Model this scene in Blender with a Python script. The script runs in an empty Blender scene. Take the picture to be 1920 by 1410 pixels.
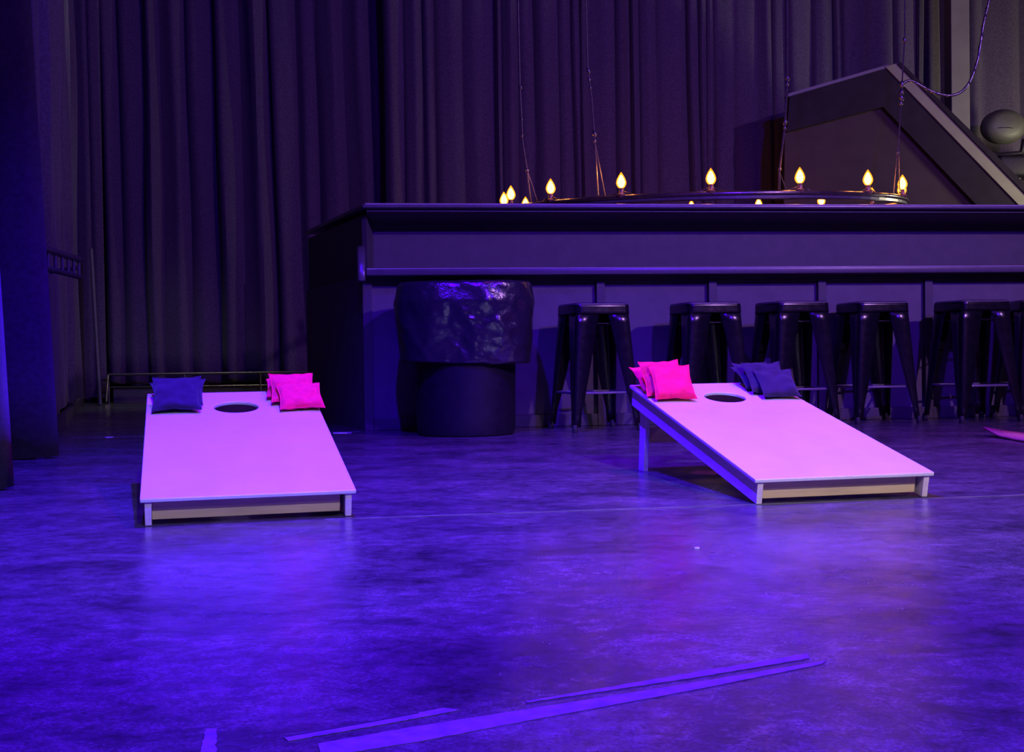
import bpy, math, random
from mathutils import Vector, Matrix, noise
from math import sin, cos, pi, radians as R_
random.seed(7)
S = bpy.context.scene
C = S.collection
S.view_settings.view_transform = 'Standard'
S.view_settings.look = 'None'
S.view_settings.gamma = 1.0
S.view_settings.use_curve_mapping = False
S.view_settings.exposure = 0.0

# ------------------------------------------------------------------ materials
def nt(name):
    m = bpy.data.materials.new(name); m.use_nodes = True
    t = m.node_tree
    return m, t, t.nodes['Principled BSDF']

def mat(name, col, rough=.5, metal=0, spec=.5, noise_amt=0, noise_scale=20, bump=0, bump_scale=200, coat=0, sheen=0, stretch=(1, 1, 1), rough_var=0):
    m, t, b = nt(name)
    b.inputs['Base Color'].default_value = (*col, 1)
    b.inputs['Roughness'].default_value = rough
    b.inputs['Metallic'].default_value = metal
    b.inputs['Specular IOR Level'].default_value = spec
    b.inputs['Coat Weight'].default_value = coat
    b.inputs['Sheen Weight'].default_value = sheen
    tc = t.nodes.new('ShaderNodeTexCoord'); mp = t.nodes.new('ShaderNodeMapping')
    mp.inputs['Scale'].default_value = stretch
    t.links.new(tc.outputs['Object'], mp.inputs['Vector'])
    n = t.nodes.new('ShaderNodeTexNoise'); n.inputs['Scale'].default_value = noise_scale
    n.inputs['Detail'].default_value = 6
    t.links.new(mp.outputs[0], n.inputs['Vector'])
    if noise_amt:
        r = t.nodes.new('ShaderNodeValToRGB')
        r.color_ramp.elements[0].position = .3; r.color_ramp.elements[1].position = .7
        r.color_ramp.elements[0].color = (*[c * (1 - noise_amt) for c in col], 1)
        r.color_ramp.elements[1].color = (*[min(1, c * (1 + noise_amt)) for c in col], 1)
        t.links.new(n.outputs['Fac'], r.inputs['Fac']); t.links.new(r.outputs['Color'], b.inputs['Base Color'])
    if rough_var:
        mr = t.nodes.new('ShaderNodeMapRange')
        mr.inputs['To Min'].default_value = max(.02, rough - rough_var); mr.inputs['To Max'].default_value = rough + rough_var
        t.links.new(n.outputs['Fac'], mr.inputs['Value']); t.links.new(mr.outputs[0], b.inputs['Roughness'])
    if bump:
        n2 = t.nodes.new('ShaderNodeTexNoise'); n2.inputs['Scale'].default_value = bump_scale; n2.inputs['Detail'].default_value = 4
        t.links.new(mp.outputs[0], n2.inputs['Vector'])
        bp = t.nodes.new('ShaderNodeBump'); bp.inputs['Strength'].default_value = bump; bp.inputs['Distance'].default_value = .01
        t.links.new(n2.outputs['Fac'], bp.inputs['Height']); t.links.new(bp.outputs[0], b.inputs['Normal'])
    return m

def emit(name, col, strength, mixt=0):
    m, t, b = nt(name)
    t.nodes.remove(b)
    e = t.nodes.new('ShaderNodeEmission'); e.inputs[0].default_value = (*col, 1); e.inputs[1].default_value = strength
    out = t.nodes['Material Output']
    if mixt:
        tr = t.nodes.new('ShaderNodeBsdfTransparent'); mx = t.nodes.new('ShaderNodeMixShader'); mx.inputs[0].default_value = 1 - mixt
        t.links.new(tr.outputs[0], mx.inputs[1]); t.links.new(e.outputs[0], mx.inputs[2]); t.links.new(mx.outputs[0], out.inputs[0])
    else:
        t.links.new(e.outputs[0], out.inputs[0])
    return m

def floor_material():
    m, t, b = nt('polished_concrete')
    N = t.nodes.new; L = t.links.new
    tc = N('ShaderNodeTexCoord')
    def noisen(scale, detail, rough, stretch=(1, 1, 1), dist=0):
        mp = N('ShaderNodeMapping'); mp.inputs['Scale'].default_value = stretch
        L(tc.outputs['Object'], mp.inputs['Vector'])
        n = N('ShaderNodeTexNoise'); n.inputs['Scale'].default_value = scale; n.inputs['Detail'].default_value = detail
        n.inputs['Roughness'].default_value = rough; n.inputs['Distortion'].default_value = dist
        L(mp.outputs[0], n.inputs['Vector']); return n
    def ramp(n, p0, p1, c0, c1):
        r = N('ShaderNodeValToRGB'); r.color_ramp.elements[0].position = p0; r.color_ramp.elements[1].position = p1
        r.color_ramp.elements[0].color = (*c0, 1); r.color_ramp.elements[1].color = (*c1, 1)
        L(n.outputs['Fac'], r.inputs['Fac']); return r
    def mul(a, bb, blend='MULTIPLY', f=1):
        x = N('ShaderNodeMix'); x.data_type = 'RGBA'; x.blend_type = blend; x.inputs['Factor'].default_value = f
        L(a, x.inputs['A']); L(bb, x.inputs['B']); return x.outputs['Result']
    big = ramp(noisen(2.3, 10, .7, (1, 1.3, 1), .5), .34, .68, (.028, .024, .032), (.105, .098, .104))
    mid = ramp(noisen(17, 14, .85, (1, 1.2, 1), .3), .38, .64, (.42, .42, .42), (1.75, 1.75, 1.75))
    fine = ramp(noisen(150, 6, .8), .38, .66, (.62, .62, .62), (1.5, 1.5, 1.5))
    c = mul(big.outputs[0], mid.outputs[0]); c = mul(c, fine.outputs[0])
    # pale scuffs
    sc = ramp(noisen(26, 9, .8, (1, 1.6, 1), 1.2), .62, .72, (0, 0, 0), (.17, .165, .17))
    gate = ramp(noisen(2.1, 4, .6), .48, .62, (0, 0, 0), (1, 1, 1))
    s2 = mul(sc.outputs[0], gate.outputs[0])
    c = mul(c, s2, 'ADD')
    L(c, b.inputs['Base Color'])
    rr = N('ShaderNodeMapRange'); rr.inputs['From Min'].default_value = .3; rr.inputs['From Max'].default_value = .7
    rr.inputs['To Min'].default_value = .13; rr.inputs['To Max'].default_value = .32
    L(noisen(5, 8, .7).outputs['Fac'], rr.inputs['Value']); L(rr.outputs[0], b.inputs['Roughness'])
    b.inputs['Specular IOR Level'].default_value = .45
    bp = N('ShaderNodeBump'); bp.inputs['Strength'].default_value = .10; bp.inputs['Distance'].default_value = .01
    L(noisen(40, 8, .7).outputs['Fac'], bp.inputs['Height']); L(bp.outputs[0], b.inputs['Normal'])
    return m

M = dict(
    floor=floor_material(),
    velvet=mat('black_velvet', (.070, .055, .084), .9, spec=.1, noise_amt=.25, noise_scale=60, bump=.3, bump_scale=260, sheen=.12),
    drape=mat('near_black_drape', (.036, .024, .034), .85, spec=.15, noise_amt=.25, noise_scale=40, bump=.3, bump_scale=300, sheen=.15),
    wall=mat('black_wall_paint', (.02, .02, .024), .9, noise_amt=.2, noise_scale=4),
    ceil=mat('black_ceiling_paint', (.015, .015, .018), .9, noise_amt=.2, noise_scale=4),
    bar=mat('black_painted_wood', (.056, .050, .062), .48, noise_amt=.12, noise_scale=14, bump=.12, bump_scale=90),
    barpanel=mat('charcoal_bar_panel', (.098, .088, .108), .6, noise_amt=.12, noise_scale=10, bump=.12, bump_scale=120),
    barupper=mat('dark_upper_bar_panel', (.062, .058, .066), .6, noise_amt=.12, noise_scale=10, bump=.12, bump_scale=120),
    bargloss=mat('lacquered_bar_top', (.085, .072, .10), .30, spec=1.0, noise_amt=.1, noise_scale=20),
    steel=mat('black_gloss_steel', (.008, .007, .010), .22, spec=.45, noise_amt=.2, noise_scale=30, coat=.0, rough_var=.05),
    steelglint=mat('steel_edge_highlight', (.13, .115, .14), .30, spec=1.0),  # paler copy of the steel, edge highlights put into its colour
    barglint=mat('bar_edge_highlight', (.30, .27, .33), .28, spec=.9, noise_amt=.1),  # pale colour stands in for the highlight along the bar edges
    rubber=mat('black_rubber', (.02, .02, .022), .7),
    plastic=mat('black_bin_plastic', (.010, .008, .013), .5, spec=.25, noise_amt=.2, noise_scale=25, bump=.1, bump_scale=150),
    bag=mat('black_bin_liner', (.018, .016, .022), .22, spec=.7, bump=.5, bump_scale=22, stretch=(1, 1, 1)),
    paint=mat('white_board_paint', (.60, .57, .62), .5, noise_amt=.04, noise_scale=7, bump=.28, bump_scale=11),
    wood=mat('birch_plywood', (.60, .45, .30), .55, noise_amt=.16, noise_scale=5, bump=.08, bump_scale=60, stretch=(1, 9, 9)),
    railwood=mat('pale_rail_wood', (.60, .50, .56), .55, noise_amt=.12, noise_scale=5, bump=.08, bump_scale=60, stretch=(9, 1, 9)),
    navy=mat('navy_canvas', (.024, .012, .038), .9, spec=.15, noise_amt=.15, noise_scale=60, bump=.35, bump_scale=420, sheen=.1),
    pink=mat('pink_red_canvas', (.86, .012, .085), .85, spec=.15, noise_amt=.10, noise_scale=60, bump=.35, bump_scale=420, sheen=.05),
    iron=mat('wrought_iron', (.20, .165, .19), .24, metal=.85, noise_amt=.2, noise_scale=30),
    chain=mat('dull_chain', (.16, .14, .16), .35, metal=.8, noise_amt=.3, noise_scale=50),
    socket=mat('brass_socket', (.35, .2, .12), .4, metal=.4, noise_amt=.1),
    panel=mat('grey_scenery_panel', (.044, .030, .036), .85, spec=.1, noise_amt=.1, noise_scale=6),
    frame=mat('black_scenery_frame', (.018, .013, .022), .85, spec=.1, noise_amt=.15, noise_scale=8),
    strip=mat('pale_grey_board', (.16, .15, .11), .7, noise_amt=.08, noise_scale=10),
    column=mat('grey_column_paint', (.13, .125, .10), .75, noise_amt=.1, noise_scale=5),
    tape=mat('worn_tape_residue', (.135, .125, .145), .5, noise_amt=.32, noise_scale=38, bump=.1, bump_scale=120),
    tapedge=mat('dark_tape_edge', (.02, .02, .03), .6),
    joint=mat('floor_joint_filler', (.12, .115, .13), .5, noise_amt=.5, noise_scale=10),
    mat_=mat('tan_floor_mat', (.50, .27, .18), .85, noise_amt=.25, noise_scale=60, bump=.4, bump_scale=200),
    lamphead=mat('lamp_housing', (.055, .055, .046), .55, noise_amt=.15, noise_scale=12),
    paper=mat('white_paper', (.7, .7, .72), .7),
    cable=mat('shiny_cable', (.10, .095, .10), .25, metal=.6, noise_amt=.5, noise_scale=60),
    bulb=emit('bulb_filament_glow', (1.0, .46, .08), 26),
    glass=emit('amber_bulb_glass', (1.0, .25, .01), 3.0, mixt=.38),
)

# ------------------------------------------------------------------ mesh builder
class MB:
    def __init__(s): s.v = []; s.f = []
    def add(s, vs, fs, T=None):
        k = len(s.v)
        s.v += [tuple(T @ Vector(p)) if T else tuple(p) for p in vs]
        s.f += [tuple(i + k for i in f) for f in fs]
        return s
    def box(s, a, b, T=None):
        x0, y0, z0 = a; x1, y1, z1 = b
        vs = [(x0, y0, z0), (x1, y0, z0), (x1, y1, z0), (x0, y1, z0), (x0, y0, z1), (x1, y0, z1), (x1, y1, z1), (x0, y1, z1)]
        return s.add(vs, [(0, 3, 2, 1), (4, 5, 6, 7), (0, 1, 5, 4), (1, 2, 6, 5), (2, 3, 7, 6), (3, 0, 4, 7)], T)
    def prism(s, poly, d0, d1, axis='z', T=None):
        n = len(poly)
        def mk(p, d):
            if axis == 'z': return (p[0], p[1], d)
            if axis == 'x': return (d, p[0], p[1])
            return (p[0], d, p[1])
        vs = [mk(p, d0) for p in poly] + [mk(p, d1) for p in poly]
        fs = [tuple(range(n))[::-1], tuple(range(n, 2 * n))] + [(i, (i + 1) % n, n + (i + 1) % n, n + i) for i in range(n)]
        return s.add(vs, fs, T)
    def tube(s, pts, r, n=10, T=None, closed=False, cap=True):
        pts = [Vector(p) for p in pts]; rs = r if isinstance(r, (list, tuple)) else [r] * len(pts)
        vs = []; fs = []; up = None; m = len(pts)
        for i, p in enumerate(pts):
            if closed: t = pts[(i + 1) % m] - pts[i - 1]
            else: t = pts[min(i + 1, m - 1)] - pts[max(i - 1, 0)]
            t.normalize()
            if up is None: up = Vector((0, 0, 1)) if abs(t.z) < .9 else Vector((1, 0, 0))
            a = t.cross(up).normalized(); b_ = a.cross(t).normalized(); up = b_
            for k in range(n):
                an = 2 * pi * k / n
                vs.append(p + (a * cos(an) + b_ * sin(an)) * rs[i])
        for i in range(m if closed else m - 1):
            j = (i + 1) % m
            for k in range(n):
                k2 = (k + 1) % n
                fs.append((i * n + k, i * n + k2, j * n + k2, j * n + k))
        if not closed and cap: fs += [tuple(range(n))[::-1], tuple(range((m - 1) * n, m * n))]
        return s.add(vs, fs, T)
    def lathe(s, prof, n=24, T=None):
        vs = []; fs = []
        for (r, z) in prof:
            for k in range(n):
                a = 2 * pi * k / n; vs.append((r * cos(a), r * sin(a), z))
        for i in range(len(prof) - 1):
            for k in range(n):
                k2 = (k + 1) % n
                fs.append((i * n + k, i * n + k2, (i + 1) * n + k2, (i + 1) * n + k))
        fs += [tuple(range(n))[::-1], tuple(range((len(prof) - 1) * n, len(prof) * n))]
        return s.add(vs, fs, T)
    def build(s, name, m, parent=None, smooth=False, bevel=0, seg=2, solid=0):
        me = bpy.data.meshes.new(name); me.from_pydata(s.v, [], s.f); me.validate(); me.update()
        import bmesh
        bm = bmesh.new(); bm.from_mesh(me); bmesh.ops.recalc_face_normals(bm, faces=bm.faces); bm.to_mesh(me); bm.free()
        me.materials.append(m)
        if smooth:
            for p in me.polygons: p.use_smooth = True
        o = bpy.data.objects.new(name, me); C.objects.link(o)
        if parent: o.parent = parent
        if solid:
            q = o.modifiers.new('thick', 'SOLIDIFY'); q.thickness = solid
        if bevel:
            q = o.modifiers.new('bevel', 'BEVEL'); q.width = bevel; q.segments = seg; q.limit_method = 'ANGLE'; q.angle_limit = R_(40)
            for p in me.polygons: p.use_smooth = True
            me.set_sharp_from_angle(angle=R_(35)) if not seg > 2 else None
        elif smooth:
            me.set_sharp_from_angle(angle=R_(50))
        return o

def tag(o, label=None, cat=None, group=None, kind=None):
    if label: o['label'] = label
    if cat: o['category'] = cat
    if group: o['group'] = group
    if kind: o['kind'] = kind
    return o
def empty(name, loc=(0, 0, 0), rz=0, **k):
    o = bpy.data.objects.new(name, None); C.objects.link(o); o.location = loc; o.rotation_euler = (0, 0, rz)
    o.empty_display_size = .1
    return tag(o, **k)
def copy_tree(o, parent=None):
    c = o.copy(); C.objects.link(c)
    if parent: c.parent = parent
    for ch in list(o.children): copy_tree(ch, c)
    return c
def struct(o): o['kind'] = 'structure'; return o

# ------------------------------------------------------------------ the room
struct(MB().box((-7.5, -3.2, -.1), (8.5, 14.2, 0)).build('floor', M['floor']))
struct(MB().box((-7.5, -3.2, 6), (8.5, 14.2, 6.1)).build('ceiling', M['ceil']))
struct(MB().box((-7.5, 14.1, 0), (8.5, 14.2, 6)).build('wall_back', M['wall']))
struct(MB().box((-7.5, -3.2, 0), (8.5, -3.1, 6)).build('wall_front', M['wall']))
struct(MB().box((-7.5, -3.1, 0), (-7.4, 14.1, 6)).build('wall_left', M['wall']))
struct(MB().box((8.4, -3.1, 0), (8.5, 14.1, 6)).build('wall_right', M['wall']))
# black skirting under the left curtain line
def along(p, q, t): return (p[0] + (q[0] - p[0]) * t, p[1] + (q[1] - p[1]) * t)
A_ = (-2.36, 6.10); B_ = (-4.62, 13.26)
dx, dy = B_[0] - A_[0], B_[1] - A_[1]; Ls = math.hypot(dx, dy); ang = math.atan2(dy, dx)
T = Matrix.Translation((A_[0], A_[1], 0)) @ Matrix.Rotation(ang, 4, 'Z')
struct(MB().box((0, 0.0, 0), (Ls, .03, .085), T).build('baseboard_left', M['bar']))
# saw-cut joints in the slab
def joint(name, p, q, w, z=.0015):
    d = Vector((q[0] - p[0], q[1] - p[1], 0)); n = Vector((-d.y, d.x, 0)).normalized() * w / 2
    k = 40; vs = []; fs = []
    for i in range(k + 1):
        c = Vector((p[0], p[1], 0)) + d * i / k; j = 1 + random.uniform(-.35, .35)
        vs += [(c - n * j) + Vector((0, 0, z)), (c + n * j) + Vector((0, 0, z)), (c - n * j), (c + n * j)]
    for i in range(k):
        a = 4 * i; b = a + 4
        fs += [(a, b, b + 1, a + 1), (a, a + 2, b + 2, b), (a + 1, b + 1, b + 3, a + 3)]
    return struct(MB().add(vs, fs).build(name, M['joint']))
joint('trim_1', (-.55, 3.562), (2.6, 4.07), .009)
joint('trim_2', (-2.85, 7.36), (-.95, 7.62), .02)

# ------------------------------------------------------------------ curtains
def curtain(name, p, q, z0, z1, wid, amp, seed, material, label, flare=0, hem=.012, lean=0, edge0=0, solid=.006, base=.0, rowh=.35, sharp=.75):
    """pleated cloth hanging along the floor line p -> q; folds of irregular width bulge to the right-hand side of p->q"""
    rnd = random.Random(seed)
    L = math.hypot(q[0] - p[0], q[1] - p[1]); d = Vector(((q[0] - p[0]) / L, (q[1] - p[1]) / L, 0)); n = Vector((d.y, -d.x, 0))
    folds = []; u = 0
    while u < L:
        w = wid * rnd.choice([.45, .7, .85, 1, 1.15, 1.5]) * rnd.uniform(.85, 1.15)
        folds.append((u, min(w, max(L - u, .02)), amp * rnd.uniform(.5, 1.25), rnd.uniform(-1, 1), rnd.uniform(.35, .65))); u += w
    rows = max(2, int((z1 - z0) / rowh)) + 1
    vs = []; cols = 0; rowsv = []
    for r in range(rows):
        z = z0 + (z1 - z0) * r / (rows - 1); row = []
        k = (z - z0) / (z1 - z0)
        for fi, (u0, w, a, dr, pk) in enumerate(folds):
            steps = 10
            for s_ in range(steps):
                t = s_ / steps
                tt = t ** (math.log(.5) / math.log(pk))
                h = (sin(pi * tt) ** sharp) * a + .12 * a * sin(3 * pi * tt + dr * 4 + z * .5)
                uu = u0 + w * t + dr * .10 * wid * sin(pi * k * 1.3 + dr) + .02 * wid * sin(z * 2 + fi)
                uu += (lean * (1 - k)) * (uu / L)
                nn = base + h * (1 + flare * (1 - k)) + .15 * a * sin(z * 1.7 + fi * 2.1)
                row.append((uu, nn, z + (hem * sin(fi * 2.4 + t * pi) if r == 0 else 0)))
        row.append((L + lean * (1 - k), base, z))
        rowsv.append(row)
    cols = len(rowsv[0])
    for row in rowsv:
        for (uu, nn, z) in row:
            vs.append((p[0] + d.x * uu + n.x * nn, p[1] + d.y * uu + n.y * nn, z))
    fs = [(r * cols + c, r * cols + c + 1, (r + 1) * cols + c + 1, (r + 1) * cols + c) for r in range(rows - 1) for c in range(cols - 1)]
    o = MB().add(vs, fs).build(name, material, smooth=True, solid=solid)
    return tag(o, label, 'curtain')

curtain('stage_curtain', (-4.40, 13.30), (-1.22, 13.30), .19, 5.9, .27, .14, 3, M['velvet'],
        'black velvet back curtain in wide soft folds hanging above the low rail', lean=.10, sharp=.9)
curtain('stage_curtain', (-1.32, 13.02), (4.78, 13.02), .01, 5.9, .20, .085, 11, M['velvet'],
        'dark back curtain in narrow pleats hanging behind the bar and the ring of bulbs', sharp=.8)
curtain('stage_curtain', (4.82, 13.2), (7.6, 13.2), .01, 5.9, .24, .13, 5, M['velvet'],
        'grey-black curtain to the right of the pale column, behind the stage light')
curtain('stage_curtain', (-4.82, 13.10), (-4.33, 13.10), .05, 5.9, .16, .03, 8, M['velvet'],
        'narrow almost flat curtain strip filling the back left corner')
curtain('stage_curtain', (A_[0] - .16, A_[1]), (-4.62, 12.75), .105, 5.9, .30, .12, 21, M['velvet'],
        'pleated black curtain running back along the left side behind the double rail', hem=.03)
# nearest drapes, leading edges slope slightly inward at the foot
curtain('stage_curtain', (-4.2, 5.98), (-2.43, 5.90), .012, 5.9, .55, .14, 31, M['drape'],
        'indigo-lit black drape with a hem on the floor, in front of the left rail', lean=.25, solid=.012, flare=.25, sharp=1.0)
curtain('stage_curtain', (-3.6, 4.55), (-2.10, 4.52), .012, 5.9, .42, .12, 41, M['drape'],
        'nearest black drape, only its bottom corner showing at the far left edge', lean=.26, solid=.012, flare=.2, sharp=1.0)

# ------------------------------------------------------------------ left double rail with short uprights
rl = empty('wall_rail', (-2.40, 6.5, 0), label='black double handrail with short uprights in front of the left side curtain', cat='rail')
def rp(y, z): return ((y - 6.5) * -.104, y - 6.5, z)
for z, r in ((1.040, .018), (.942, .015)):
    MB().tube([rp(6.10, z), rp(6.5, z), rp(7.0, z)], r, 10).build('rail_bar', M['bar'], rl, smooth=True)
for y in (6.2, 6.34, 6.48, 6.62, 6.74, 6.86, 6.98):
    MB().tube([rp(y, .94), rp(y, 1.045)], .010, 8).build('upright', M['bar'], rl, smooth=True)
for y in (6.15, 6.95):
    p = Vector(rp(y, .99))
    MB().tube([p, p + Vector((-.16, 0, -.02))], .012, 8).build('bracket', M['bar'], rl, smooth=True)
MB().tube([rp(6.14, 0), rp(6.14, .95)], .015, 8).build('post', M['bar'], rl, smooth=True)
o = MB().tube([(-4.16, 12.38, .004), (-4.30, 12.62, 1.6)], .02, 10).build('leaning_pole', M['bar'], smooth=True)
tag(o, 'black pole leaning in the dark back left corner', 'pole')

# low riser and rail along the foot of the back curtain
rs = empty('stage_riser', (-3.25, 12.95, 0), label='low black stage riser with a floor-level rail under the back curtain', cat='riser')
MB().box((-.97, 0.02, 0), (1.75, .42, .17)).build('riser_body', M['bar'], rs, bevel=.005)
MB().tube([(-1.0, -.03, .302), (1.5, -.03, .302)], .014, 8).build('rail_bar', M['chain'], rs, smooth=True)
MB().tube([(-1.04, -.03, .17), (1.5, -.03, .17)], .009, 8).build('rail_bar', M['iron'], rs, smooth=True)
for x in (-1.0, -.2, .6, 1.45):
    MB().tube([(x, -.03, 0), (x, -.03, .30)], .011, 8).build('post', M['iron'], rs, smooth=True)
MB().tube([(-1.0, -.03, .302), (-.97, -.2, .02)], .012, 8).build('brace', M['iron'], rs, smooth=True)

# ------------------------------------------------------------------ the bar
BA = .1355
bar = empty('bar_counter', (-.924, 7.688, 0), BA, label='long black raised bar with panelled front and lower shelf behind the stools', cat='bar')
U1 = 6.6
foot = [(0, .035), (U1, .035), (U1, .78), (.42, .78), (.22, 1.66), (-.40, 1.66)]
MB().prism(foot, 0, .97).build('bar_body', M['barpanel'], bar)
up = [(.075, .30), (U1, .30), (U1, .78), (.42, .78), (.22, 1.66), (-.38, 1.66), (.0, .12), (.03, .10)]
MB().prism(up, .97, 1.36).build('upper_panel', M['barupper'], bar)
xs = [i * .744 for i in range(9)]
for i, u in enumerate(xs):
    MB().box((u - .004 if i == 0 else u, 0, .0), (u + .055, .036, .975)).build('stile', M['bar'], bar, bevel=.003)
for i, u in enumerate(xs[:-1]):
    MB().box((u + .055, .004, 0), (u + .744, .0355, .078)).build('kick_rail', M['bar'], bar, bevel=.004)
MB().box((.055, .004, .93), (U1, .035, .97)).build('top_rail', M['bar'], bar)
MB().box((.018, -.115, .965), (U1, .31, 1.008)).build('shelf', M['bargloss'], bar, bevel=.006, seg=3)
# cove under the top
MB().prism([(.30, 1.322), (.30, 1.392), (.02, 1.392), (.02, 1.375)], .03, U1, 'x').build('cove', M['bar'], bar)
slab = [(.0, -.02), (U1, -.02), (U1, .85), (.47, .85), (.27, 1.70), (-.41, 1.70)]
MB().prism(slab, 1.392, 1.420).build('bar_top', M['bargloss'], bar, bevel=.0135, seg=5)
MB().tube([(.02, -.0195, 1.4165), (U1, -.0195, 1.4165)], .0065, 8).build('edge_highlight', M['barglint'], bar, smooth=True)  # added pale tube, paints the bright highlight on the slab's front edge
MB().tube([(.022, -.114, 1.0055), (U1, -.114, 1.0055)], .0045, 8).build('edge_highlight', M['barglint'], bar, smooth=True)  # same painted highlight along the shelf front
prof = [(.30, .93)] + [(-.118, .93), (-.118, .985)] + [(.085 - .2 * cos(a), .965 + .2 * sin(a)) for a in [R_(k) for k in range(10, 91, 8)]] + [(.30, 1.165)]
MB().prism(prof, -.034, .014, 'x').build('arm', M['bargloss'], bar, bevel=.012, seg=3)

# ------------------------------------------------------------------ bar stools
def make_stool():
    st = empty('bar_stool', cat='stool', group='metal stools along the bar')
    H = .765; hs = .17; hb = .222; zl = .70
    # seat pan with rounded skirt
    def sq(h, r, z, n=6):
        pts = []
        for cx, cy, a0 in ((h - r, h - r, 0), (-h + r, h - r, 90), (-h + r, -h + r, 180), (h - r, -h + r, 270)):
            for k in range(n + 1):
                a = R_(a0 + 90 * k / n); pts.append((cx + r * cos(a), cy + r * sin(a), z))
        return pts
    rings = [sq(hs + .004, .035, H - .062), sq(hs + .002, .035, H - .05), sq(hs + .002, .035, H - .022), sq(hs, .035, H - .008), sq(hs - .007, .03, H), sq(hs - .03, .02, H - .004), sq(.03, .015, H - .006)]
    vs = [p for r in rings for p in r]; n = len(rings[0]); fs = []
    for i in range(len(rings) - 1):
        for k in range(n): fs.append((i * n + k, i * n + (k + 1) % n, (i + 1) * n + (k + 1) % n, (i + 1) * n + k))
    fs.append(tuple(range((len(rings) - 1) * n, len(rings) * n)))
    MB().add(vs, fs).build('seat', M['steel'], st, smooth=True, solid=-.003)
    MB().tube(sq(hs - .002, .034, H - .006), .0055, 8, closed=True).build('seat_highlight', M['steelglint'], st, smooth=True)  # added tube, paints the bright line on the seat's top edge
    for sx in (-1, 1):
        for sy in (-1, 1):
            # folded sheet leg: two flanges meeting in a rounded outer edge, tapering to the foot
            vs = []; rows = 9
            for i in range(rows):
                t = i / (rows - 1); z = H - .028 - t * (H - .028 - .03)
                c = hs - .004 + (hb - hs + .0) * t
                w = .118 * (1 - t) ** .75 + .024 + .02 * (t > .99)
                if t < .08: w = .15
                r = .014 + .004 * t
                ring = [(c - w, c), (c - r, c), (c - r * .3, c - r * .3), (c, c - r), (c, c - w)]
                vs += [(sx * x, sy * y, z) for x, y in ring]
            fs = [(i * 5 + k, i * 5 + k + 1, (i + 1) * 5 + k + 1, (i + 1) * 5 + k) for i in range(rows - 1) for k in range(4)]
            lg = MB().add(vs, fs).build('leg', M['steel'], st, smooth=True, solid=.004)
            c = hb - .014
            MB().lathe([(.014, 0), (.017, .004), (.017, .03), (.014, .045)], 12, Matrix.Translation((sx * c, sy * c, 0))).build('foot_cap', M['rubber'], lg, smooth=True)
    for z, rr in ((.232, .009), (.645, .0065)):
        c = hs + (hb - hs) * (1 - z / H) - .018
        for a in range(4):
            Tm = Matrix.Rotation(a * pi / 2, 4, 'Z')
            MB().box((-c, -c - rr * .5, z - rr), (c, -c + rr, z + rr * .6), Tm).build('footrest' if z < .4 else 'brace', M['steelglint'] if z < .4 else M['steel'], st, bevel=.004)  # footrests get the painted highlight colour, braces plain steel
    return st
proto = make_stool()
stools = [
    (.50, 7.495, 18, 'black metal bar stool right of the bin, leftmost of the row of stools'),
    (1.199, 7.606, 14, 'black metal bar stool behind the red bags on the right board'),
    (1.745, 7.650, 15, 'black metal bar stool behind the navy bags on the right board'),
    (2.318, 7.895, 11, 'black metal bar stool just right of the one behind the navy bags'),
    (2.948, 7.870, 13, 'rightmost bar stool seen whole, beside the one the right edge cuts off'),
    (3.432, 8.00, 0, 'black metal bar stool cut off by the right edge of the picture'),
]
for i, (x, y, a, lab) in enumerate(stools):
    o = proto if i == 0 else copy_tree(proto)
    o.location = (x, y, 0); o.rotation_euler = (0, 0, R_(a)); o['label'] = lab

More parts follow.
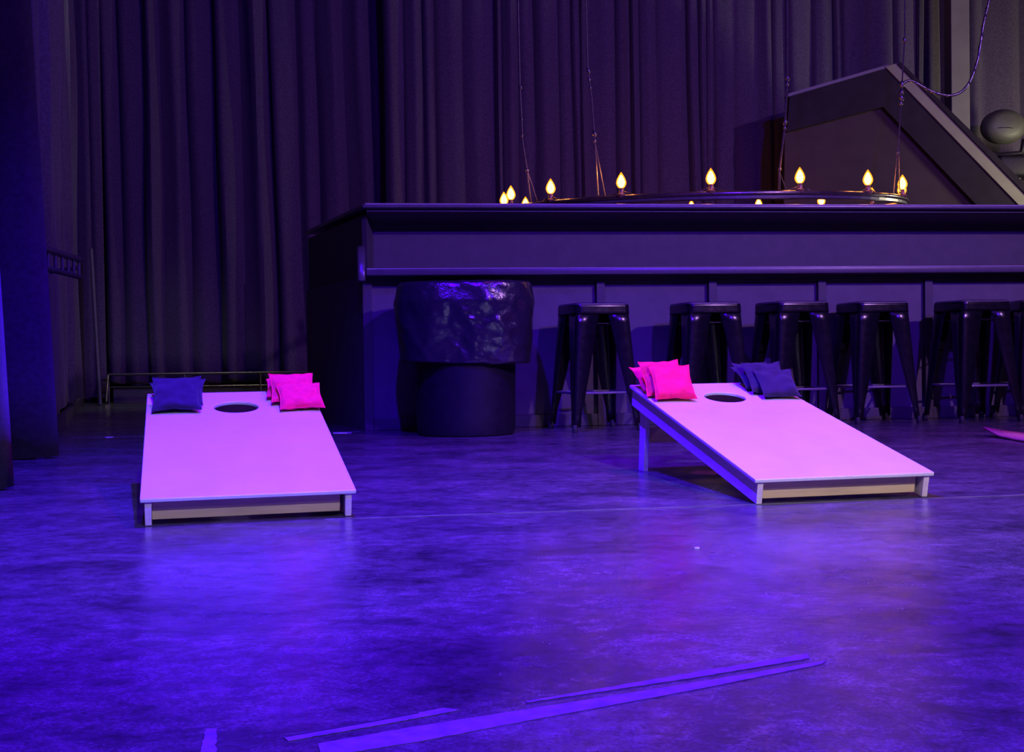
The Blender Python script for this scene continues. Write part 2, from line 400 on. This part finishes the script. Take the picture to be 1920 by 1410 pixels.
# ------------------------------------------------------------------ bin with its liner
bn = empty('waste_bin', (-.275, 7.262, 0), label='round black waste bin standing against the bar left of the stools', cat='bin')
MB().lathe([(.268, 0), (.284, .006), (.290, .03), (.292, .1), (.298, .46), (.304, .78), (.318, .785), (.318, .81), (.300, .81), (.292, .78), (.28, .05)], 56).build('barrel', M['plastic'], bn, smooth=True)
MB().lathe([(.298, .425), (.312, .43), (.314, .452), (.309, .474), (.298, .47)], 56).build('cuff', M['bag'], bn, smooth=True)
def bin_bag():
    n = 150; rows = 46; vs = []; fs = []
    prof = []
    # (scale, z): inside, over the rim, down the outside
    for i in range(rows):
        t = i / (rows - 1)
        if t < .14: s = .78 + t * .2; z = .80 + t / .14 * .065
        elif t < .24:
            a = (t - .14) / .10 * pi / 2; s = .81 + .14 * sin(a); z = .865 + .03 * sin(a * 2) * .5 + .018 * (1 - a / (pi / 2)) 
        else:
            k = (t - .24) / .76
            s = .95 + .05 * min(1, k * 7) - .085 * max(0, k - .15); z = .872 - .04 * min(1, k * 7) - .395 * k
        prof.append((s, z, t))
    for (s, z, t) in prof:
        for k in range(n):
            a = 2 * pi * k / n
            ca, sa = cos(a), sin(a)
            e = 2.9
            rr = 1 / ((abs(ca) ** e + abs(sa) ** e) ** (1 / e))
            x = .412 * s * rr * ca; y = .335 * s * rr * sa
            p = Vector((x, y, z))
            # broad diagonal creases and finer crumples
            q = Vector((x * 3.2 + z * 2.1, y * 3.2, z * 2.4 - x * 1.5))
            c1 = noise.noise(q) ; c1 = 1 - abs(c1) * 2.2
            c2 = 1 - abs(noise.noise(q * 3.1 + Vector((7, 1, 3)))) * 2
            c3 = noise.noise(q * 9)
            amt = max(0, min(1, (t - .1) * 4)) * (1.0 if x > -.02 else .7)
            dd = (.022 * (c1 - .5) + .010 * (c2 - .5) + .004 * c3) * amt * (1 - .55 * abs(ca) ** 3)
            zz = z + (.012 * noise.noise(Vector((a * 2, 0, 5))) - (.03 * max(0, sin(a * 1 - .4)) * 0)) * (t > .9)
            zz -= .022 * max(0, cos(a + .9)) * max(0, (t - .8) * 5)
            nrm = Vector((ca, sa, 0))
            vs.append((x + nrm.x * dd, y + nrm.y * dd, zz + .010 * c2 * (t < .3) * amt))
    for i in range(rows - 1):
        for k in range(n):
            k2 = (k + 1) % n; fs.append((i * n + k, i * n + k2, (i + 1) * n + k2, (i + 1) * n + k))
    return MB().add(vs, fs)
b = bin_bag().build('bin_liner', M['bag'], bn, smooth=True, solid=.002)
b['label'] = 'shiny crumpled black plastic liner'

# ------------------------------------------------------------------ cornhole boards
def bean_bag(name, m, seed, size=.155, thick=.036, sag=0):
    rnd = random.Random(seed); n = 22; vs = []; fs = []
    off = Vector((rnd.uniform(0, 50), rnd.uniform(0, 50), 0))
    def P(i, j, side):
        u = 2 * i / n - 1; v = 2 * j / n - 1
        # pinched corners and slightly concave seams
        x = u * (1 - .10 * (1 - v * v) * abs(u) ** 3); y = v * (1 - .10 * (1 - u * u) * abs(v) ** 3)
        f = max(0, (1 - u ** 4)) ** .55 * max(0, (1 - v ** 4)) ** .55
        low = 1 - .35 * v          # grain settles to the lower edge
        w = noise.noise(Vector((u * 1.6, v * 1.6, side * 3)) + off) * .35 + noise.noise(Vector((u * 4, v * 4, side * 9)) + off) * .12
        h = side * thick / 2 * f * low * (1 + w)
        z = h + sag * size * (y * y) * (-1) + .02 * size * noise.noise(Vector((u * 2, v * 2, 8)) + off) * 3
        return (x * size / 2, y * size / 2, z)
    top = {}; bot = {}
    for i in range(n + 1):
        for j in range(n + 1):
            top[i, j] = len(vs); vs.append(P(i, j, 1))
    for i in range(n + 1):
        for j in range(n + 1):
            if i in (0, n) or j in (0, n): bot[i, j] = top[i, j]
            else: bot[i, j] = len(vs); vs.append(P(i, j, -1))
    for i in range(n):
        for j in range(n):
            fs.append((top[i, j], top[i + 1, j], top[i + 1, j + 1], top[i, j + 1]))
            fs.append((bot[i, j], bot[i, j + 1], bot[i + 1, j + 1], bot[i + 1, j]))
    # stitched seam lip round the edge
    o = MB().add(vs, fs).build(name, m, smooth=True)
    e = size / 2
    ring = []
    for k in range(48):
        a = k / 48 * 4; sd = int(a); t = (a - sd) * 2 - 1
        u, v = [(t, -1), (1, t), (-t, 1), (-1, -t)][sd]
        x = u * (1 - .10 * (1 - v * v) * abs(u) ** 3); y = v * (1 - .10 * (1 - u * u) * abs(v) ** 3)
        z = sag * size * (y * y) * (-1) + .02 * size * noise.noise(Vector((u * 2, v * 2, 8)) + off) * 3
        ring.append((x * e * 1.01, y * e * 1.01, z))
    MB().tube(ring, .0022, 5, closed=True).build('seam', m, o, smooth=True)
    return o

W_, L_, TK = .61, 1.22, .013
HF, HB = .0807, .3426
SL = math.asin((HB - HF) / L_)
def make_board(x, y, yaw, label):
    """origin: floor point under the front left top corner. deck frame: w across, s up the slope, n normal"""
    rt = empty('cornhole_board', (x, y, 0), yaw, label=label, cat='cornhole board', group=None)
    T = Matrix.Translation((0, 0, HF)) @ Matrix.Rotation(SL, 4, 'X')
    # deck with round hole
    hw, hs_, hr = .314, .994, .079
    n = 64; vs = []; fs = []
    ring_o = []
    for k in range(n):
        a = 2 * pi * k / n + pi / n
        dx_, dy_ = cos(a), sin(a)
        t = min(((W_ - hw) if dx_ > 0 else hw) / abs(dx_) if abs(dx_) > 1e-6 else 9, ((L_ - hs_) if dy_ > 0 else hs_) / abs(dy_) if abs(dy_) > 1e-6 else 9)
        ring_o.append([hw + dx_ * t, hs_ + dy_ * t])
    # snap the nearest ring points to the deck corners
    for cx, cy in ((0, 0), (W_, 0), (W_, L_), (0, L_)):
        i = min(range(n), key=lambda q: (ring_o[q][0] - cx) ** 2 + (ring_o[q][1] - cy) ** 2); ring_o[i] = [cx, cy]
    for z in (0, -TK):
        for k in range(n): vs.append((ring_o[k][0], ring_o[k][1], z))
        for k in range(n):
            a = 2 * pi * k / n + pi / n; vs.append((hw + hr * cos(a), hs_ + hr * sin(a), z))
    for k in range(n):
        j = (k + 1) % n
        fs += [(k, j, n + j, n + k), (2 * n + k, 3 * n + k, 3 * n + j, 2 * n + j), (k, 2 * n + k, 2 * n + j, j), (n + k, n + j, 3 * n + j, 3 * n + k)]
    dk = MB().add(vs, fs, T).build('deck', M['paint'], rt, bevel=.003, seg=2)
    RH = HF / cos(SL) - TK
    z0, z1 = -TK - RH, -TK
    tk = .019; ov = .012
    for a in (ov, W_ - ov - tk):
        MB().box((a, .006, z0), (a + tk, L_ - .006, z1), T).build('side_rail', M['railwood'], rt, bevel=.0015)
    MB().box((ov + tk, .032, z0 + .008), (W_ - ov - tk - .012, .050, z1), T).build('front_panel', M['wood'], rt, bevel=.0015)
    MB().box((ov + tk, L_ - .03, z0), (W_ - ov - tk, L_ - .011, z1), T).build('back_panel', M['wood'], rt, bevel=.0015)
    # folding legs in side the rails
    pv = T @ Vector((0, 1.135, -TK - .035))
    for a in (ov + tk + .002, W_ - ov - tk - .002 - tk):
        py, pz = pv.y, pv.z
        poly = [(py - .035, pz + .0), (py - .022, pz + .026), (py, pz + .033), (py + .024, pz + .026), (py + .036, pz), (py + .072, 0), (py + .010, 0)]
        MB().prism(poly, a, a + tk, 'x').build('leg', M['railwood'], rt, bevel=.0015)
    MB().box((ov + tk * 2 + .002, py + .026, .112), (W_ - ov - tk * 2 - .002, py + .045, .172)).build('leg_brace', M['wood'], rt, bevel=.0015)
    bpy.context.view_layer.update()
    return rt, Matrix.Translation((x, y, 0)) @ Matrix.Rotation(yaw, 4, 'Z') @ T

b1, T1 = make_board(-1.051, 3.4425, .2676, 'white cornhole board on the left with navy bags left of its hole')
b2, T2 = make_board(.7387, 3.738, .2288, 'white cornhole board on the right, its left side and legs showing')

def put_bag(T, kind, seed, w, s, tilt, yaw, lift, label, group, size=.155, thick=.033, roll=0):
    """bottom edge centre at (w, s) on the deck; tilt = angle of the bag up from the deck"""
    m = M['pink'] if kind == 'p' else M['navy']
    o = bean_bag('bean_bag', m, seed, size, thick)
    L = Matrix.Translation((w, s, lift)) @ Matrix.Rotation(R_(yaw), 4, 'Z') @ Matrix.Rotation(R_(tilt), 4, 'X') @ Matrix.Rotation(R_(roll), 4, 'Y') @ Matrix.Translation((0, size / 2, 0))
    o.matrix_world = T @ L
    tag(o, label, 'bean bag', group)
    return o
g1 = 'navy bean bags on the left board'; g2 = 'pink-red bean bags on the left board'
g3 = 'pink-red bean bags on the right board'; g4 = 'navy bean bags on the right board'
put_bag(T1, 'n', 1, .105, .912, 31, -1, .014, 'navy bean bag leaning at the front of the left board\'s navy pile', g1, size=.168)
put_bag(T1, 'n', 2, .118, .992, 23, -5, .014, 'flat navy bean bag tucked underneath, second in the left board\'s navy pile', g1)
put_bag(T1, 'n', 3, .105, 1.06, 9, 6, .019, 'navy bean bag at the back of the left board\'s navy pile', g1, thick=.03)
put_bag(T1, 'p', 4, .545, .900, 20, 2, .014, 'bright pink-red bean bag at the front, beside the left board\'s hole', g2, size=.160)
put_bag(T1, 'p', 5, .522, .990, 27, 0, .014, 'pink-red bean bag standing behind the front one on the left board', g2, size=.162)
put_bag(T1, 'p', 6, .505, 1.062, 12, -4, .019, 'rearmost pink-red bean bag of the left board\'s pile', g2, thick=.03)
put_bag(T2, 'p', 7, .090, .930, 39, -3, .014, 'big pink-red bean bag facing front on the right board, left of the hole', g3, size=.162)
put_bag(T2, 'p', 8, .078, .995, 42, 2, .014, 'pink-red bean bag just behind the front one on the right board', g3, size=.160, roll=-3)
put_bag(T2, 'p', 9, .082, 1.070, 24, 6, .014, 'rearmost pink-red bag by the right board\'s back left corner', g3, thick=.03)
put_bag(T2, 'n', 10, .525, .928, 29, -3, .014, 'navy bean bag facing front on the right board, right of the hole', g4)
put_bag(T2, 'n', 11, .512, 1.003, 33, -1, .014, 'second navy bean bag of the shingled row on the right board', g4, size=.16)
put_bag(T2, 'n', 12, .512, 1.073, 27, 5, .014, 'third navy bean bag of the shingled row on the right board', g4)
put_bag(T2, 'n', 13, .52, 1.135, 12, -5, .019, 'last navy bean bag by the right board\'s back edge', g4, thick=.03, size=.15)

# ------------------------------------------------------------------ ring chandelier
RC = Vector((1.545, 10.0, 1.632)); RR = 1.60
ringo = empty('ring_chandelier', RC, label='wide round iron chandelier ring of glowing candle bulbs hanging behind the bar', cat='chandelier')
TR = Matrix.Rotation(R_(3.1), 4, 'X') @ Matrix.Rotation(R_(-.3), 4, 'Y')
def rpt(a, r=RR, z=0): # a = 0 nearest the camera, growing to the right
    return TR @ Vector((r * sin(R_(a)), -r * cos(R_(a)), z))
MB().tube([rpt(a) for a in range(0, 360, 4)], .018, 10, closed=True).build('upper_hoop', M['iron'], ringo, smooth=True)
MB().tube([rpt(a, RR - .01, -.034) for a in range(0, 360, 4)], .012, 8, closed=True).build('lower_hoop', M['iron'], ringo, smooth=True)
# slim band between hoops
band = MB(); vs = []; fs = []
for i, a in enumerate(range(0, 360, 4)):
    for r, z in ((RR - .004, -.034), (RR - .004, 0), (RR + .004, 0), (RR + .004, -.034)): vs.append(rpt(a, r, z))
for i in range(90):
    j = (i + 1) % 90
    for k in range(4): fs.append((i * 4 + k, i * 4 + (k + 1) % 4, j * 4 + (k + 1) % 4, j * 4 + k))
band.add(vs, fs).build('band', M['bargloss'], ringo)
bulbs = []
for k in range(16):
    a = -6 + k * 22.5
    p = rpt(a); Tm = Matrix.Translation(p)
    h = MB().lathe([(.02, .0), (.030, .012), (.034, .02), (.018, .03), (.015, .055), (.018, .062)], 14, Tm).build('lamp_holder', M['socket'], ringo, smooth=True)
    t1 = rpt(a - 3.2, z=.015); t2 = rpt(a + 3.2, z=.015)
    MB().tube([t1, p + Vector((0, 0, .045)), t2], .005, 6).build('clip', M['iron'], h, smooth=True)
    prof = [(.012, .062), (.024, .070), (.034, .088), (.036, .104), (.030, .126), (.018, .150), (.006, .168), (.001, .175)]
    bb = MB().lathe([(r * 1.0, z) for r, z in prof], 18, Tm).build('bulb', M['glass'], ringo, smooth=True)
    bb['label'] = 'glowing amber flame-shaped bulb'
    MB().lathe([(.008, .068), (.020, .080), (.027, .102), (.020, .128), (.008, .150), (.001, .156)], 12, Tm).build('filament', M['bulb'], bb, smooth=True)

    l = bpy.data.lights.new('bulb_light', 'POINT'); l.energy = 2.2; l.color = (1, .30, .05); l.shadow_soft_size = .03
    lo = bpy.data.objects.new('bulb_light', l); C.objects.link(lo); lo.location = RC + p + Vector((0, 0, .215))

def chain_thing(pts, knots, label, r=.0055):
    rt = empty('hanging_chain', pts[-1], label=label, cat='chain', group='chains holding the ring chandelier')
    o0 = Vector(pts[-1])
    P = [Vector(p) - o0 for p in pts]
    MB().tube(P, r, 6).build('chain_line', M['chain'], rt, smooth=True)
    for i, (k, s) in enumerate(knots):
        # position along the polyline by height
        for a, b_ in zip(P[:-1], P[1:]):
            za, zb = a.z, b_.z
            zz = k - o0.z
            if zb <= zz <= za:
                t = (za - zz) / (za - zb); c = a.lerp(b_, t)
                MB().lathe([(.002, -s * 1.6), (s, -s * .6), (s * .8, s * .5), (.002, s * 1.5)], 8, Matrix.Translation(c) @ Matrix.Rotation(.4 * (i % 3 - 1), 4, 'Y')).build('link_knot', M['chain'], rt, smooth=True)
                break
    # split bridle at the foot, hooked over the hoop
    q = P[-2]
    MB().tube([q, Vector((.05, .02, .0))], .004, 6).build('bridle', M['chain'], rt, smooth=True)
    return rt
def ringw(a): return RC + rpt(a, RR, .022)
def xz(x, y, z): return Vector((x, y, z))
c1 = ringw(-60); c2 = ringw(-35); c3 = ringw(11); c4 = ringw(53)
chain_thing([c1 + xz(-.10, .0, 4.2), c1 + xz(-.07, 0, .88), c1 + xz(-.055, 0, .45), c1 + xz(-.025, 0, .24), c1],
            [(c1.z + .86, .014), (c1.z + .62, .01), (c1.z + .5, .009), (c1.z + .24, .013)], 'thin chain holding the left end of the bulb ring')
chain_thing([c2 + xz(-.10, .0, 4.2), c2 + xz(-.065, 0, .92), c2 + xz(-.04, 0, .7), c2 + xz(-.02, 0, .38), c2],
            [(c2.z + .88, .015), (c2.z + .82, .012), (c2.z + .76, .010), (c2.z + .44, .017), (c2.z + .39, .012)], 'knotted chain, second from the left on the bulb ring')
chain_thing([c3 + xz(.08, .0, 4.2), c3 + xz(.06, 0, .72), c3 + xz(.04, 0, .42), c3 + xz(0, 0, .12), c3],
            [(c3.z + .76, .016), (c3.z + .72, .012), (c3.z + .46, .016), (c3.z + .42, .011), (c3.z + .14, .012)], 'chain rising in front of the gabled panel\'s left edge', r=.008)
chain_thing([c4 + xz(.10, .0, 4.2), c4 + xz(.09, 0, 1.15), c4 + xz(.065, 0, .78), c4 + xz(.04, 0, .4), c4],
            [(c4.z + 1.12, .016), (c4.z + .80, .02), (c4.z + .74, .018), (c4.z + .70, .02), (c4.z + .66, .015), (c4.z + .3, .012)], 'chain on the right end of the ring where the power cable is tied')
k0 = c4 + xz(.068, 0, .80)
def bez(ps, n=30):
    out = []
    m = len(ps)
    for i in range(m - 1):
        p0 = ps[max(i - 1, 0)]; p1 = ps[i]; p2 = ps[i + 1]; p3 = ps[min(i + 2, m - 1)]
        for k in range(n):
            t = k / n
            out.append(.5 * ((2 * p1) + (p2 - p0) * t + (2 * p0 - 5 * p1 + 4 * p2 - p3) * t * t + (3 * p1 - p0 - 3 * p2 + p3) * t ** 3))
    out.append(ps[-1]); return out
cp = [k0, k0 + xz(.07, 0, .02), k0 + xz(.22, 0, -.06), k0 + xz(.36, 0, -.09), k0 + xz(.47, 0, -.03), k0 + xz(.55, 0, .15), k0 + xz(.60, 0, .43), k0 + xz(.66, 0, .70), k0 + xz(.70, 0, 1.1), k0 + xz(.74, 0, 2.0), k0 + xz(.78, 0, 3.0)]
o = MB().tube(bez(cp, 14), .010, 8).build('power_cable', M['cable'], smooth=True)
tag(o, 'shiny cable looping from the ring\'s right chain up in front of the pale column', 'cable')
o2 = MB().tube([p + Vector((.008 * sin(i * .9), .008 * cos(i * .9), .008 * sin(i * .9 + 1))) for i, p in enumerate(bez(cp, 14))], .006, 6).build('cable_wrap', M['cable'], o, smooth=True)

# ------------------------------------------------------------------ gabled scenery panel, column, stage light
gp = empty('gabled_panel', (3.7, 12.0, 0), label='large dark gabled scenery panel standing behind the right half of the bar', cat='scenery panel')
def gx(p): return [(x - 3.7, z) for x, z in p]
MB().prism(gx([(2.64, 0), (2.70, 2.60), (3.645, 2.822), (4.60, 1.83), (6.2, .14), (6.2, 0)]), .03, .09, 'y').build('inner_panel', M['panel'], gp)
outer = [(2.735, 2.935), (3.70, 3.20), (4.98, 1.83), (6.6, .10), (6.6, 0), (6.15, 0), (4.56, 1.83), (3.64, 2.815), (2.70, 2.585)]
MB().prism(gx(outer), -.03, .12, 'y').build('frame', M['frame'], gp, bevel=.004)
MB().prism(gx([(3.66, 3.20), (3.78, 3.235), (5.06, 1.90), (6.75, .1), (6.6, .1), (4.96, 1.83)]), -.045, .14, 'y').build('edge_board', M['strip'], gp, bevel=.003)['label'] = 'pale grey sloping edge board'
MB().prism(gx([(3.77, 3.225), (3.81, 3.24), (5.12, 1.935), (6.84, .12), (6.76, .1), (5.06, 1.89)]), -.06, .15, 'y').build('edge_bead', M['frame'], gp, bevel=.006)
MB().prism(gx([(2.72, 2.925), (3.70, 3.195), (3.70, 3.225), (2.72, 2.955)]), -.035, .13, 'y').build('top_capping', M['bar'], gp)
o = MB().box((4.425, 12.3, 0), (4.61, 12.5, 6)).build('column', M['column'], bevel=.006)
tag(o, 'pale grey square column in front of the curtains at the upper right', 'column')
sl = empty('stage_light', (5.02, 12.62, 0), label='round-headed dark stage light on a tall stand at the right edge', cat='stage light')
hd = MB(); 
Th = Matrix.Translation((.05, 0, 2.72)) @ Matrix.Rotation(R_(12), 4, 'Y') @ Matrix.Rotation(R_(86), 4, 'X')
hd.lathe([(.01, .11), (.12, .105), (.19, .08), (.225, .03), (.228, -.02), (.21, -.08), (.15, -.14), (.01, -.15)], 40, Th)
hd.build('lamp_head', M['lamphead'], sl, smooth=True).scale = (1.0, 1, .78)
sl.children[0].location = (0, 0, 2.72 * .22)
MB().tube([(-.05, -.112, 2.68), (0, -.118, 2.684), (.08, -.118, 2.68), (.10, -.115, 2.675)], .004, 6).build('handle_mark', M['frame'], sl.children[0], smooth=True)
MB().tube([(-.21, .02, 2.61), (-.20, .02, 2.49), (0, .02, 2.43), (.24, .02, 2.45), (.28, .02, 2.59)], .03, 10).build('yoke', M['plastic'], sl, smooth=True)
MB().box((-.06, -.16, 2.19), (.62, .18, 2.41)).build('base', M['plastic'], sl, bevel=.04, seg=3)
MB().tube([(.2, 0, .02), (.2, 0, 2.2)], .03, 12).build('stand_pole', M['iron'], sl, smooth=True)
for a in (90, 210, 330):
    MB().tube([(.2, 0, .55), (.2 + .4 * cos(R_(a)), .4 * sin(R_(a)), .012)], .014, 8).build('leg', M['iron'], sl, smooth=True)

# ------------------------------------------------------------------ floor oddments
def decal(name, pts, m, label, cat, group=None, z=.0016, rag=.0022, n=70, seed=1):
    """thin worn strip; outline pts given as two long edges (list a, list b)"""
    rnd = random.Random(seed); a, b_ = pts; vs = []; fs = []
    def samp(l, t):
        k = t * (len(l) - 1); i = min(int(k), len(l) - 2); f = k - i
        return Vector((l[i][0] + (l[i + 1][0] - l[i][0]) * f, l[i][1] + (l[i + 1][1] - l[i][1]) * f, 0))
    for i in range(n + 1):
        t = i / n; p = samp(a, t); q = samp(b_, t); e = rag
        p = p + Vector((noise.noise(Vector((t * 30, seed, 0))), noise.noise(Vector((t * 30, seed, 4))), 0)) * e
        q = q + Vector((noise.noise(Vector((t * 34, seed, 9))), noise.noise(Vector((t * 34, seed, 14))), 0)) * e
        vs += [(p.x, p.y, z), (q.x, q.y, z), (p.x, p.y, 0), (q.x, q.y, 0)]
    for i in range(n):
        k = 4 * i; j = k + 4
        fs += [(k, j, j + 1, k + 1), (k, k + 2, j + 2, j), (k + 1, j + 1, j + 3, k + 3)]
    fs += [(0, 1, 3, 2), (4 * n, 4 * n + 2, 4 * n + 3, 4 * n + 1)]
    o = MB().add(vs, fs).build(name, m)
    return tag(o, label, cat, group)
gt = 'worn tape strips on the floor'
decal('tape_strip', ([(.012, 1.668), (.26, 1.805), (.456, 1.910)], [(.014, 1.662), (.26, 1.778), (.452, 1.880)]), M['tape'], 'long narrow upper strip of worn tape on the near floor', 'tape', gt, seed=2)
decal('tape_strip', ([(-.245, 1.500), (-.137, 1.560), (.02, 1.636), (.25, 1.750), (.475, 1.868)], [(-.232, 1.450), (-.125, 1.500), (.02, 1.585), (.25, 1.715), (.462, 1.846)]), M['tape'], 'longest and widest strip of worn tape, below the narrow one', 'tape', gt, seed=3, z=.0011)
st = decal('tape_strip', ([(-.292, 1.527), (-.18, 1.592), (-.098, 1.643)], [(-.283, 1.510), (-.17, 1.574), (-.075, 1.632)]), M['tape'], 'short strip of tape with a dark lifted edge, left of the long strips', 'tape', gt, seed=4)
e_ = decal('lifted_edge', ([(-.290, 1.5265), (-.21, 1.5725), (-.13, 1.6205)], [(-.290, 1.5250), (-.21, 1.5700), (-.13, 1.6190)]), M['tapedge'], None, None, z=.0024, rag=.0002, seed=5)
e_.parent = st
decal('tape_strip', ([(-.3985, 1.565), (-.378, 1.450)], [(-.3845, 1.565), (-.358, 1.450)]), M['tape'], 'small upright stub of tape near the bottom left', 'tape', gt, seed=6, rag=.003, n=20)
def scrap(x, y, s, seed, label):
    rnd = random.Random(seed); n = 7
    poly = [(x + s * rnd.uniform(.6, 1.2) * cos(2 * pi * k / n) * 1.8, y + s * rnd.uniform(.6, 1.2) * sin(2 * pi * k / n)) for k in range(n)]
    tag(MB().prism(poly, 0, .003).build('paper_scrap', M['paper']), label, 'scrap', 'white scraps on the floor')
scrap(-2.44, 7.40, .022, 1, 'tiny white scrap on the floor between the left drape and the left board')
scrap(-1.05, 7.50, .030, 2, 'tiny white scrap at the foot of the bar\'s left corner')
scrap(.44, 2.95, .005, 3, 'white speck on the floor, halfway between the boards and the tape')
# lifted tan mat at the right edge
mt = MB(); vs = []; fs = []
for i in range(13):
    for j in range(9):
        x = 2.515 + i * .10; y = 5.2 + j * (6.50 - 5.2) / 8
        lift = .035 * max(0, 1 - math.hypot(x - 2.515, y - 6.50) / .22) ** 1.5
        x2 = x - (.02 if lift > 0 else 0) * max(0, 1 - math.hypot(x - 2.515, y - 6.50) / .22)
        vs += [(x2, y, .016 + lift)]
for i in range(12):
    for j in range(8): fs.append((i * 9 + j, (i + 1) * 9 + j, (i + 1) * 9 + j + 1, i * 9 + j + 1))
o = MB().add(vs, fs).build('floor_mat', M['mat_'], smooth=True, solid=.012)
tag(o, 'tan floor mat with a curled corner at the right edge, in front of the stools', 'mat')

# ------------------------------------------------------------------ lights
def spot(name, loc, target, col, power, size, blend=.6, rad=.12):
    l = bpy.data.lights.new(name, 'SPOT'); l.energy = power; l.color = col; l.spot_size = R_(size); l.spot_blend = blend; l.shadow_soft_size = rad
    o = bpy.data.objects.new(name, l); C.objects.link(o); o.location = loc
    o.rotation_euler = (Vector(target) - Vector(loc)).to_track_quat('-Z', 'Y').to_euler(); return o
def area(name, loc, target, col, power, sx, sy):
    l = bpy.data.lights.new(name, 'AREA'); l.shape = 'RECTANGLE'; l.size = sx; l.size_y = sy; l.energy = power; l.color = col
    o = bpy.data.objects.new(name, l); C.objects.link(o); o.location = loc
    o.rotation_euler = (Vector(target) - Vector(loc)).to_track_quat('-Z', 'Y').to_euler(); return o
spot('blue_wash_lamp', (-.40, 3.8, 3.9), (-.15, 3.95, 0), (.04, 0, 1), 4400, 112, .9, .04)
spot('blue_wash_lamp', (-.3, .6, 5.0), (-1.0, 1.7, 0), (.07, 0, 1), 3600, 72, 1, .05)
spot('magenta_lamp', (1.7, 4.4, 5.4), (1.5, 4.2, 0), (.78, .02, .8), 950, 80, 1, .05)
spot('white_front_lamp', (1.9, -1.3, 3.9), (1.3, 4.15, 0), (.95, .84, .76), 1250, 30, 1, .04)
spot('white_front_lamp', (.9, -1.3, 3.9), (-.78, 3.9, 0), (.60, .58, .70), 900, 28, 1, .04)
spot('white_front_lamp', (1.1, -2.2, 3.6), (.9, 1.5, 0), (.75, .55, 1), 260, 50, 1, .1)
spot('back_fill_spot', (3.2, .0, 4.3), (-.5, 11, 1.7), (.10, .01, 1), 2300, 64, .8, .1)  # unseen fill added to brighten the bar front and curtains
spot('back_fill_spot', (6.2, 1.5, 4.4), (1.2, 11, 1.9), (.48, .22, .78), 1850, 75, .8, .1)  # second added fill, greyer, crosses the first over the folds
area('house_fill', (0, .5, 5.6), (.5, 9, 1.2), (.25, .03, 1), 70, 5, 1.5)
area('back_work_light', (6.6, 10.9, 1.9), (4.6, 12.1, 2.2), (1, .92, .60), 75, .5, .5)
spot('corner_work_light', (-3.9, 11.0, 5.0), (-3.8, 12.3, 0), (.85, .9, .6), 300, 40, 1, .2)

w = bpy.data.worlds.new('dark_hall'); S.world = w; w.use_nodes = True
w.node_tree.nodes['Background'].inputs[0].default_value = (.3, .2, .8, 1); w.node_tree.nodes['Background'].inputs[1].default_value = .01

# ------------------------------------------------------------------ camera
cam = bpy.data.cameras.new('camera'); co = bpy.data.objects.new('camera', cam); C.objects.link(co)
cam.sensor_width = 36; cam.lens = 36 * 2300.9 / 1920; cam.clip_start = .05
Rv = Vector((0.99990446, -2.6457e-4, -0.01382059)); Uv = Vector((0.01382312, 0.01913802, 0.99972129)); Fv = Vector((0, 0.99981682, -0.01913985))
mw = Matrix((( Rv.x, Uv.x, -Fv.x, 0), (Rv.y, Uv.y, -Fv.y, 0), (Rv.z, Uv.z, -Fv.z, .4783), (0, 0, 0, 1)))
co.matrix_world = mw
S.camera = co
